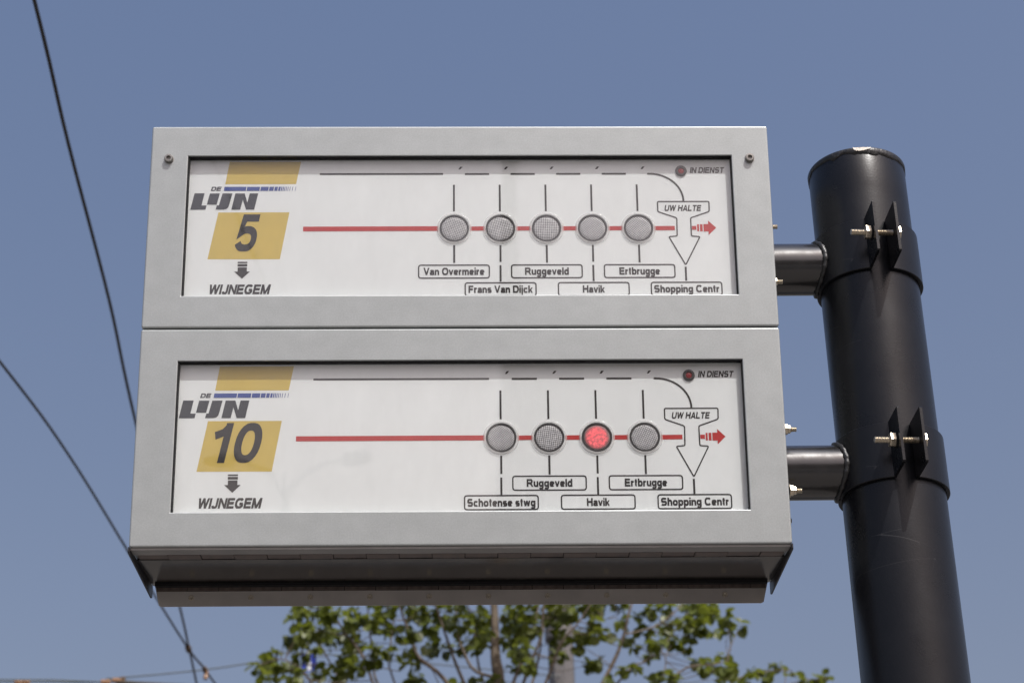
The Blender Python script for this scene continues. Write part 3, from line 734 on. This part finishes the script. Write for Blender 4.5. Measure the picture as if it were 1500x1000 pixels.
for k in range(N):
    b = k * 3; m.f += [(b, b + 3, b + 4, b + 1), (b + 1, b + 4, b + 5, b + 2)]
m.build('paint_chip', M['chip'], cap, smooth=60)

# ------------------------------------------------------------------ brackets
def rod(mb, a, b, r, pitch=.0018, n=10):
    a, b = Vector(a), Vector(b); L = (b - a).length; prof = []; k = int(L / pitch * 2)
    for i in range(k + 1): prof.append((r if i % 2 else r * .84, L * i / k))
    mb.lathe(prof, b - a, a, n)


def bracket(zc, boxz_local, label):
    t = empty('clamp_bracket', Matrix.Translation((PX, PY, zc)))
    tag(t, label, 'bracket', 'clamp brackets joining the displays to the pole')
    RO = PR + .0062; hh = .0465; phi = R(3.0); gap = .0175
    # open band round the pole, its ends turned out as two flanges towards the street
    m = MB(); ga = math.asin(gap / RO); n_ = 96
    prof = [(PR + .0006, -hh), (RO - .001, -hh), (RO, -hh + .001), (RO, hh - .001), (RO - .001, hh), (PR + .0006, hh)]
    st = -pi / 2 + phi + ga; en = -pi / 2 + phi - ga + 2 * pi
    for k in range(n_ + 1):
        a = st + (en - st) * k / n_
        for r, z in prof: m.v.append((r * cos(a), r * sin(a), z))
    q = len(prof)
    for k in range(n_):
        for j in range(q):
            a, b = k * q + j, k * q + (j + 1) % q; m.f.append((a, a + q, b + q, b))
    m.f += [tuple(reversed(range(q))), tuple(range(n_ * q, (n_ + 1) * q))]
    m.build('clamp_band', M['pole'], t, smooth=40)
    out = Vector((sin(phi), -cos(phi), 0)); side = Vector((cos(phi), sin(phi), 0))
    rf = math.sqrt(PR ** 2 - gap ** 2) + .002
    for s in (-1, 1):
        m = MB(); c = side * (s * gap)
        th = .0021
        pts = [(rf, -hh + .0004), (rf + .058, -hh + .0004), (rf + .060, -hh + .0025), (rf + .060, hh - .0025), (rf + .058, hh - .0004), (rf, hh - .0004)]
        A = [c - side * th + out * u + Vector((0, 0, z)) for u, z in pts]; B = [c + side * th + out * u + Vector((0, 0, z)) for u, z in pts]
        m.add(A + B, [tuple(range(6)), tuple(reversed(range(6, 12)))] + [(i, i + 6, (i + 1) % 6 + 6, (i + 1) % 6) for i in range(6)])
        m.build('flange', M['pole'], t)
    bo = out * (rf + .036)
    bm = MB(); rod(bm, bo - side * .053, bo + side * .026, .0052, .0022, 14)
    bolt = bm.build('clamp_bolt', M['steel'], t, smooth=25)
    def hexnut(x, L, r, name):
        q = MB(); q.lathe([(r * .9, 0), (r, L * .12), (r, L * .88), (r * .9, L)], side, bo + side * x, 6, ang0=.3); q.build(name, M['steel'], bolt)
    hexnut(-gap - .0022 - .0105, .0100, .0115, 'nut')
    hexnut(gap + .0024, .0075, .0112, 'bolt_head')
    q = MB().lathe([(.0125, 0), (.0125, .0016)], side, bo + side * (-gap - .0039), 24); q.build('washer', M['rubber_and_shade'], bolt)
    # horizontal arm to the cabinet's side
    m = MB(); ar = .0432
    m.lathe([(ar, 0), (ar, .172 - PR + .002)], (1, 0, 0), (-.172, 0, 0), 72, close=False)
    m.build('arm', M['arm'], t, smooth=40)
    # weld bead
    m = MB(); nk = 72; nj = 8
    for k in range(nk):
        a = 2 * pi * k / nk; yy, zz = ar * cos(a), ar * sin(a)
        xx = -math.sqrt(RO ** 2 - yy ** 2)
        br = .0046 + .0013 * noise.noise(Vector((k * .8, zc, 0))) + .0006 * sin(k * 1.9)
        for j in range(nj):
            b = 2 * pi * j / nj
            m.v.append((xx - .001 + br * cos(b), (ar + .0005 + br * sin(b)) * cos(a), (ar + .0005 + br * sin(b)) * sin(a)))
    for k in range(nk):
        for j in range(nj):
            a, b = k * nj + j, k * nj + (j + 1) % nj; c, d = ((k + 1) % nk) * nj + j, ((k + 1) % nk) * nj + (j + 1) % nj; m.f.append((a, c, d, b))
    m.build('weld_bead', M['weld'], t, smooth=60)
    # bolts through the cabinet side
    for sy in (-1, 1):
        for sz in (-1, 1):
            o = Vector((.5002 - PX, sy * .058, sz * .052 - .004))
            q = MB(); rod(q, o, o + Vector((.0195, 0, 0)), .0040, .0018, 10); b_ = q.build('mounting_bolt', M['steel'], t, smooth=25)
            MB().lathe([(.0085, .0), (.0085, .0060), (.0066, .0070), (.0064, .0100), (.0056, .0112)], (1, 0, 0), o, 6, ang0=.2 + sz).build('nut', M['steel'], b_)
            MB().lathe([(.0105, 0), (.0105, .0012)], (1, 0, 0), o, 24).build('washer', M['steel'], b_)
    return t


bracket(3.3015, 0, 'black clamp bracket near the chipped top of the pole, arm to the upper display')
bracket(2.9330, 0, 'black clamp bracket lower on the pole, arm to the lower display')

# ------------------------------------------------------------------ overhead wires
def wire(pts, r, mat, label):
    o = MB().tube(smooth_path(pts), r, 8).build('overhead_wire', mat, None, smooth=60)
    tag(o, label, 'wire', 'overhead tram wires'); return o


w1 = wire([(-1.22, -9, 5.64), (-1.285, .5, 5.61), (-1.327, 2.339, 5.6), (-1.359, 3.14, 5.6), (-1.389, 4.248, 5.6), (-1.437, 5.216, 5.6), (-1.532, 7.664, 5.6), (-1.56, 8.257, 5.6), (-1.587, 8.847, 5.6), (-1.9, 15, 5.6), (-3.4, 42, 5.62)], .0066, M['wire'],
          'steeper dark overhead wire running from the top left corner down behind the displays')
w2 = wire([(-3.3, -2, 5.63), (-2.3, 2.6, 5.61), (-1.92, 4.759, 5.6), (-1.794, 5.662, 5.6), (-1.695, 6.777, 5.6), (-1.633, 7.508, 5.6), (-1.562, 8.257, 5.6), (-1.508, 8.584, 5.595), (-1.472, 8.851, 5.59), (-.95, 13, 5.6), (1.5, 40, 5.62)], .0060, M['wire'],
          'slanting dark overhead wire entering low at the left edge and crossing the steeper one')
def lerp(a, b, t): return tuple(x + (y - x) * t for x, y in zip(a, b))
sp = wire([(-9.5, 8.6, 5.66), (-2.56, 8.6, 5.535), (-2.07, 8.6, 5.55), (-1.508, 8.6, 5.597), (-1.12, 8.6, 5.655), (-.9, 8.6, 5.69), (.72, 11.0, 6.35)], .0042, M['span'],
          'thin pale span wire running sideways from the left edge into the tree')
def fitting(p, parent, s=1.0, mat='fitting', axis=(0, 1, 0)):
    MB().lathe([(.006 * s, -.035 * s), (.013 * s, -.028 * s), (.014 * s, -.01 * s), (.009 * s, 0), (.014 * s, .01 * s), (.012 * s, .028 * s), (.005 * s, .035 * s)], axis, p, 12).build(
        'wire_clamp' if mat == 'fitting' else 'insulator', M[mat], parent, smooth=40)
fitting((-1.561, 8.24, 5.595), w1, 1.25)
fitting((-1.508, 8.6, 5.594), sp, 1.1)
fitting((-1.502, 8.6, 5.568), sp, 1.0, 'insul', (0, .2, 1))
fitting((-2.56, 8.6, 5.535), sp, 1.3, 'insul', (1, 0, 0))
fitting((-1.14, 8.6, 5.652), sp, 1.2, 'insul', (1, 0, .1))
ca = empty('cantilever_arm', Matrix.Translation((-1.75, 8.45, 5.46)))
tag(ca, 'dark horizontal cantilever tube with orange insulators at the bottom left corner', 'cantilever arm')
MB().tube([(-.24, 0, .015), (.28, 0, -.022), (1.0, .4, -.08), (2.4, 2.5, -.25)], .013, 10).build('tube', M['wire'], ca, smooth=60)
for k, (x, z) in enumerate(((-.30, .018), (-.235, .026))):
    q = MB(); q.lathe([(.008, -.03), (.017, -.022), (.010, -.012), (.018, -.004), (.010, .006), (.017, .014), (.008, .028)], (1, 0, -.05), (x, 0, z), 14); q.build('insulator', M['insul'], ca, smooth=40)
MB().box(-.215, -.19, -.012, .012, .012, .045).build('hook', M['fitting'], ca)
MB().tube([(-.33, 0, .018), (-.6, 0, .034), (-7.4, .3, .25)], .0045, 8).build('stay', M['span'], ca, smooth=60)

# small blue and white plate on the span wire
bp = empty('signal_plate', Matrix.Translation((-.905, 8.58, 5.63)) @ Matrix.Rotation(R(-6), 4, 'Y'))
tag(bp, 'small blue plate with a white stripe hanging from the span wire at the tree edge', 'sign')
MB().box(-.044, .044, 0, .006, -.058, .050).build('plate', M['plate_blue'], bp)
MB().poly([(-.012, .044), (-.012, -.052), (.012, -.052), (.012, .044)], -.0006).add([(-.018, -.0007, .060), (-.018, -.0007, .046), (.03, -.0007, .046), (.03, -.0007, .060)], [(0, 1, 2, 3)]).build('white_print', M['plate_white'], bp)
MB().box(-.004, .004, .001, .005, .050, .075).build('hanger', M['fitting'], bp)

# ------------------------------------------------------------------ mast behind the tree
mt = empty('tram_mast', Matrix.Translation((.684, 11.0, 0)))
tag(mt, 'grey octagonal steel mast standing behind the tree', 'mast')
MB().lathe([(.125, 0), (.095, 6.3), (.085, 7.55)], (0, 0, 1), (0, 0, 0), 8, ang0=.2).build('shaft', M['mast'], mt)
MB().lathe([(.19, 0), (.19, .02)], (0, 0, 1), (0, 0, 0), 24).build('base_plate', M['mast'], mt)
MB().lathe([(.112, 6.62), (.112, 6.70)], (0, 0, 1), (0, 0, 0), 24).build('collar', M['mast'], mt, smooth=40)
MB().lathe([(.09, 7.55), (.07, 7.6), (.01, 7.62)], (0, 0, 1), (0, 0, 0), 16).build('cap', M['mast'], mt, smooth=40)

# ------------------------------------------------------------------ the tree
TR = Vector((.17, 8.0, 0))
tree = empty('street_tree', Matrix.Translation(TR))
tag(tree, 'young broadleaf tree with upright forked branches below the displays', 'tree')
def TP(px, py, y=8.0):
    """a place in the crown, given on the crown's middle plane and moved back or forth along the line of sight"""
    x = -.974 + (px - 425) * .003832; z = 5.745 - (py - 885) * .00404
    k = (y + 2.816) / 10.816
    return Vector((.00125 + (x - .00125) * k, y, 1.6 + (z - 1.6) * k)) - TR
def limb(pts, r0, r1, name='branch', mat='bark'):
    P = smooth_path(pts, 5); n_ = len(P)
    P = [p + Vector((noise.noise(p * 3.1), noise.noise(p * 3.1 + Vector((9, 0, 0))), 0)) * .009 * min(1, i / 3) for i, p in enumerate(P)]
    MB().tube(P, [r0 + (r1 - r0) * i / (n_ - 1) for i in range(n_)], 8).build(name, M[mat], tree, smooth=60)
    return P
fork = Vector((0, 0, 3.3))
skel = []
skel += limb([(0, 0, 0.0), (.01, .01, 1.2), (-.01, 0, 2.4), (0, 0, 3.3), TP(728, 1040) * 1, TP(724, 960), TP(723, 890), TP(718, 800), TP(722, 700)], .066, .005, 'trunk')
B = [([TP(728, 1180, 8.0), TP(662, 1010, 7.7), TP(615, 960, 7.6), TP(603, 930, 7.55), TP(585, 880, 7.5), TP(575, 800, 7.5)], .017, .004),
     ([TP(728, 1120, 8.0), TP(680, 1000, 7.9), TP(657, 942, 7.85), TP(637, 885, 7.8), TP(615, 800, 7.8)], .015, .004),
     ([TP(724, 990, 8.0), TP(695, 980, 8.0), TP(680, 955, 8.0), TP(668, 920, 8.0), TP(664, 860, 8.0), TP(650, 780, 8.05)], .013, .004),
     ([TP(715, 1020, 8.0), TP(700, 975, 8.15), TP(694, 920, 8.2), TP(682, 870, 8.25), TP(690, 800, 8.3)], .010, .004),
     ([TP(732, 1060, 8.0), TP(748, 1000, 8.1), TP(762, 965, 8.15), TP(778, 930, 8.2), TP(790, 880, 8.3), TP(800, 810, 8.3)], .015, .004),
     ([TP(740, 1070, 7.9), TP(768, 985, 7.8), TP(790, 935, 7.75), TP(797, 880, 7.7), TP(815, 800, 7.7)], .013, .004),
     ([TP(735, 1140, 8.0), TP(775, 1000, 8.3), TP(788, 955, 8.4), TP(800, 900, 8.5), TP(840, 820, 8.5)], .012, .004),
     ([TP(745, 1120, 7.8), TP(798, 992, 7.6), TP(820, 940, 7.5), TP(846, 910, 7.45), TP(880, 860, 7.4)], .012, .004),
     ([TP(735, 1240, 8.0), TP(878, 1000, 7.9), TP(908, 940, 7.85), TP(919, 905, 7.8), TP(930, 875, 7.8), TP(950, 820, 7.8)], .017, .004),
     ([TP(914, 930, 7.85), TP(955, 920, 7.9), TP(985, 900, 7.9), TP(1006, 880, 7.9), TP(1030, 870, 7.9)], .007, .003),
     ([TP(735, 1210, 8.0), TP(900, 1000, 8.1), TP(940, 970, 8.15), TP(968, 950, 8.2), TP(985, 925, 8.2), TP(1010, 905, 8.2)], .009, .003),
     ([TP(735, 1330, 8.0), TP(900, 1090, 8.2), TP(960, 1000, 8.25), TP(972, 960, 8.3)], .012, .003),
     ([TP(735, 1330, 8.0), TP(930, 1060, 7.7), TP(990, 985, 7.7), TP(1040, 975, 7.7), TP(1060, 970, 7.7)], .012, .003),
     ([TP(735, 1380, 8.0), TP(960, 1080, 8.0), TP(1060, 1005, 8.0), TP(1100, 988, 8.0), TP(1150, 985, 8.0)], .012, .003),
     ([TP(735, 1420, 8.0), TP(1000, 1100, 8.3), TP(1120, 1015, 8.3), TP(1200, 996, 8.3)], .012, .003),
     ([TP(728, 1230, 8.0), TP(610, 1080, 8.2), TP(556, 1000, 8.3), TP(548, 960, 8.3), TP(540, 900, 8.3), TP(538, 820, 8.3)], .014, .004),
     ([TP(728, 1230, 8.0), TP(580, 1060, 7.7), TP(535, 960, 7.6), TP(507, 922, 7.6), TP(485, 885, 7.6), TP(470, 840, 7.6)], .013, .003),
     ([TP(728, 1330, 8.0), TP(520, 1060, 8.0), TP(465, 1000, 8.0), TP(445, 975, 8.0), TP(415, 960, 8.0), TP(385, 968, 8.0)], .012, .003),
     ([TP(728, 1300, 8.0), TP(530, 1050, 8.3), TP(500, 990, 8.4), TP(470, 940, 8.45), TP(440, 915, 8.5)], .011, .003),
     ([TP(600, 1050, 8.1), TP(572, 975, 8.1), TP(573, 940, 8.1), TP(575, 905, 8.1)], .008, .004),
     ([TP(668, 1060, 7.9), TP(640, 990, 7.9), TP(627, 965, 7.9)], .005, .002),
     ([TP(490, 1010, 7.9), TP(470, 995, 7.9), TP(450, 983, 7.9)], .005, .002),
     ([TP(870, 910, 7.9), TP(885, 908, 7.9), TP(905, 900, 7.85)], .003, .002),
     ([TP(566, 975, 7.8), TP(585, 978, 7.8), TP(597, 968, 7.8)], .004, .002)]
for pts, r0, r1 in B: skel += limb(pts, r0 * .8, r1 * .8)
low = [([(0, 0, 3.0), (.5, .3, 3.6), (1.2, .5, 4.3)], .02, .006), ([(0, 0, 2.9), (-.6, .3, 3.5), (-1.1, .4, 4.2)], .02, .006), ([(0, 0, 3.1), (.2, -.5, 3.7), (.4, -.9, 4.2)], .018, .006),
       ([(0, 0, 3.0), (-.2, .6, 3.7), (-.3, 1.1, 4.3)], .018, .006), ([(0, 0, 3.2), (-.4, -.4, 3.9), (-.7, -.7, 4.4)], .018, .006), ([(0, 0, 3.2), (.5, .7, 4.0), (.9, 1.0, 4.6)], .018, .006)]
for pts, r0, r1 in low: skel += limb([Vector(p) for p in pts], r0, r1)

CL = [(430,902,8),(441,890,10),(459,892,9),(485,895,13),(444,922,12),(467,918,13),(424,931,7),(480,931,13),(441,939,9),(444,956,8),(463,945,5),(504,926,14),(519,945,12),(519,903,12),(545,905,10),(564,892,11),(560,917,11),
      (508,958,11),(508,978,11),(526,973,11),(405,954,8),(396,967,9),(375,972,5),(415,967,7),(396,986,11),(433,986,11),(433,975,7),(471,982,7),(480,973,4),(498,991,9),(554,948,9),(545,963,8),(581,954,6),(596,945,5),(583,928,7),(609,922,7),
      (611,894,10),(601,968,9),(607,989,10),(611,898,11),(630,913,9),(647,894,13),(628,945,10),(647,950,9),(606,922,6),(610,963,6),(675,907,17),(705,907,15),(705,930,13),(678,945,9),(705,948,9),
      (742,898,10),(755,917,13),(745,935,11),(759,948,13),(774,898,12),(777,917,10),(805,894,12),(833,894,12),(861,890,11),(809,911,9),(852,926,10),(843,941,9),(815,935,9),(815,960,8),(749,974,7),(768,971,7),(772,963,6),
      (723,993,7),(697,991,5),(669,997,5),(867,913,7),(861,974,7),(872,971,6),(867,889,8),(885,882,8),(911,888,7),(908,910,7),(931,903,4),(954,893,8),(974,895,8),(1002,888,8),(1022,888,11),(1037,890,10),(1017,908,12),(1002,915,10),(1022,923,10),(1045,905,8),
      (1062,908,7),(1063,928,8),(1047,928,6),(1083,920,6),(974,920,10),(941,928,8),(961,941,11),(987,941,8),(1004,948,6),(951,964,6),(918,938,5),(885,928,6),(900,931,6),(875,930,6),(870,974,7),(911,981,7),(926,984,5),(893,996,5),(969,994,9),(981,994,8),
      (1009,974,6),(1022,979,6),(1037,976,8),(1055,964,4),(1058,981,9),(1047,994,6),(1096,987,6),(1121,984,7),(1134,976,4),(1146,989,4),(1111,992,5),(1083,997,6),(1187,997,5),(1202,994,5),(1170,1001,5),(950,1002,6),(1015,935,6),(925,950,4)]
rnd = random.Random(11)
def leaf_shape(q, c, s, d, nrm):
    """a heart-shaped leaf folded along its midrib"""
    d = d.normalized(); u = d.cross(nrm).normalized(); n_ = u.cross(d)
    pr = [(0, 0, 0), (.40, .02, .12), (.56, .40, .16), (.38, .78, .08), (0, .98, -.12), (-.38, .78, .08), (-.56, .40, .16), (-.40, .02, .12), (0, .40, -.02)]
    q.add([c + (u * a + d * b + n_ * h) * s for a, b, h in pr], [(8, 0, 1, 2), (8, 2, 3, 4), (8, 4, 5, 6), (8, 6, 7, 0)])
protos = []
for k in range(6):
    q = MB(); leaf_shape(q, Vector((0, 0, 0)), 1.0, Vector((.1 * k, 1, -.15 * k)), Vector((.2 * k - .5, .1, 1))); protos.append(q.mesh('leaf', M['leaf'], 80))
big = MB(); tw = MB(); count = 0
clusters = []
for (px, py, r) in CL:
    for rep in range(2 if r > 9 else 1):
        y = 8.0 + rnd.uniform(-.55, .55)
        clusters.append((TP(px + rnd.uniform(-2, 2), py + rnd.uniform(-2, 2), y), r * .0036, True, max(3, int((r / 5.0) ** 2 * 4.7 / (2 if r > 9 else 1)) + 2)))
for k in range(150):      # crown above, behind the displays
    a = rnd.uniform(0, 2 * pi); y = 8 + .9 * sin(a) * rnd.random() ** .5; px = 735 + 250 * cos(a) * rnd.random() ** .5; py = rnd.uniform(690, 872)
    if ((px - 735) / 300) ** 2 + ((py - 880) / 195) ** 2 < 1: clusters.append((TP(px, py, y), .06, False, 11))
for k in range(300):      # crown below the picture
    a = rnd.uniform(0, 2 * pi); rad = 1.55 * rnd.random() ** .5; z = rnd.uniform(3.7, 5.0)
    x, y = rad * cos(a), rad * .8 * sin(a); top = 1.6 + (y + 8 + 2.816) * math.tan(R(17.6))
    if z < top - .12: clusters.append((Vector((x, y, z)), .08, False, 10))
singles = sorted([i for i, c in enumerate(clusters) if c[2]], key=lambda i: clusters[i][0].y)
order = singles + [i for i, c in enumerate(clusters) if not c[2]]
for ci in order:
    c, r, seen, n_ = clusters[ci]
    near = min(skel, key=lambda p: (p - c).length + (0.0 if p.z < c.z + .02 else .25))
    if (near - c).length < .8:
        mid = (near + c) / 2 + Vector((rnd.uniform(-.03, .03), rnd.uniform(-.03, .03), rnd.uniform(-.03, .02)))
        tw.tube([near, mid, c], [.0028, .0022, .0012], 5)
    for k in range(n_):
        o = Vector((rnd.gauss(0, 1), rnd.gauss(0, 1), rnd.gauss(0, 1))); o = o.normalized() * r * rnd.random() ** .4
        d = (o.normalized() + Vector((rnd.uniform(-.6, .6), rnd.uniform(-.6, .6), rnd.uniform(-1.0, .1)))).normalized()
        nm = Vector((rnd.uniform(-.7, .7), rnd.uniform(-.9, .5), 1)).normalized(); s = rnd.uniform(.038, .062)
        if abs(d.dot(nm)) > .9: nm = Vector((1, 0, .2))
        if seen and count < 299:
            count += 1
            f = bpy.data.objects.new('leaf', protos[rnd.randrange(6)]); COL.objects.link(f); f.parent = tree
            u = d.cross(nm).normalized(); nn2 = u.cross(d)
            mtx = Matrix((u, d, nn2)).transposed().to_4x4(); mtx.translation = c + o
            f.matrix_local = mtx @ Matrix.Scale(s, 4)
        else:
            leaf_shape(big, c + o, s, d, nm)
tag(big.build('foliage', M['leaf'], tree, smooth=80), kind='stuff')
tag(tw.build('twigs', M['bark'], tree, smooth=60), kind='stuff')
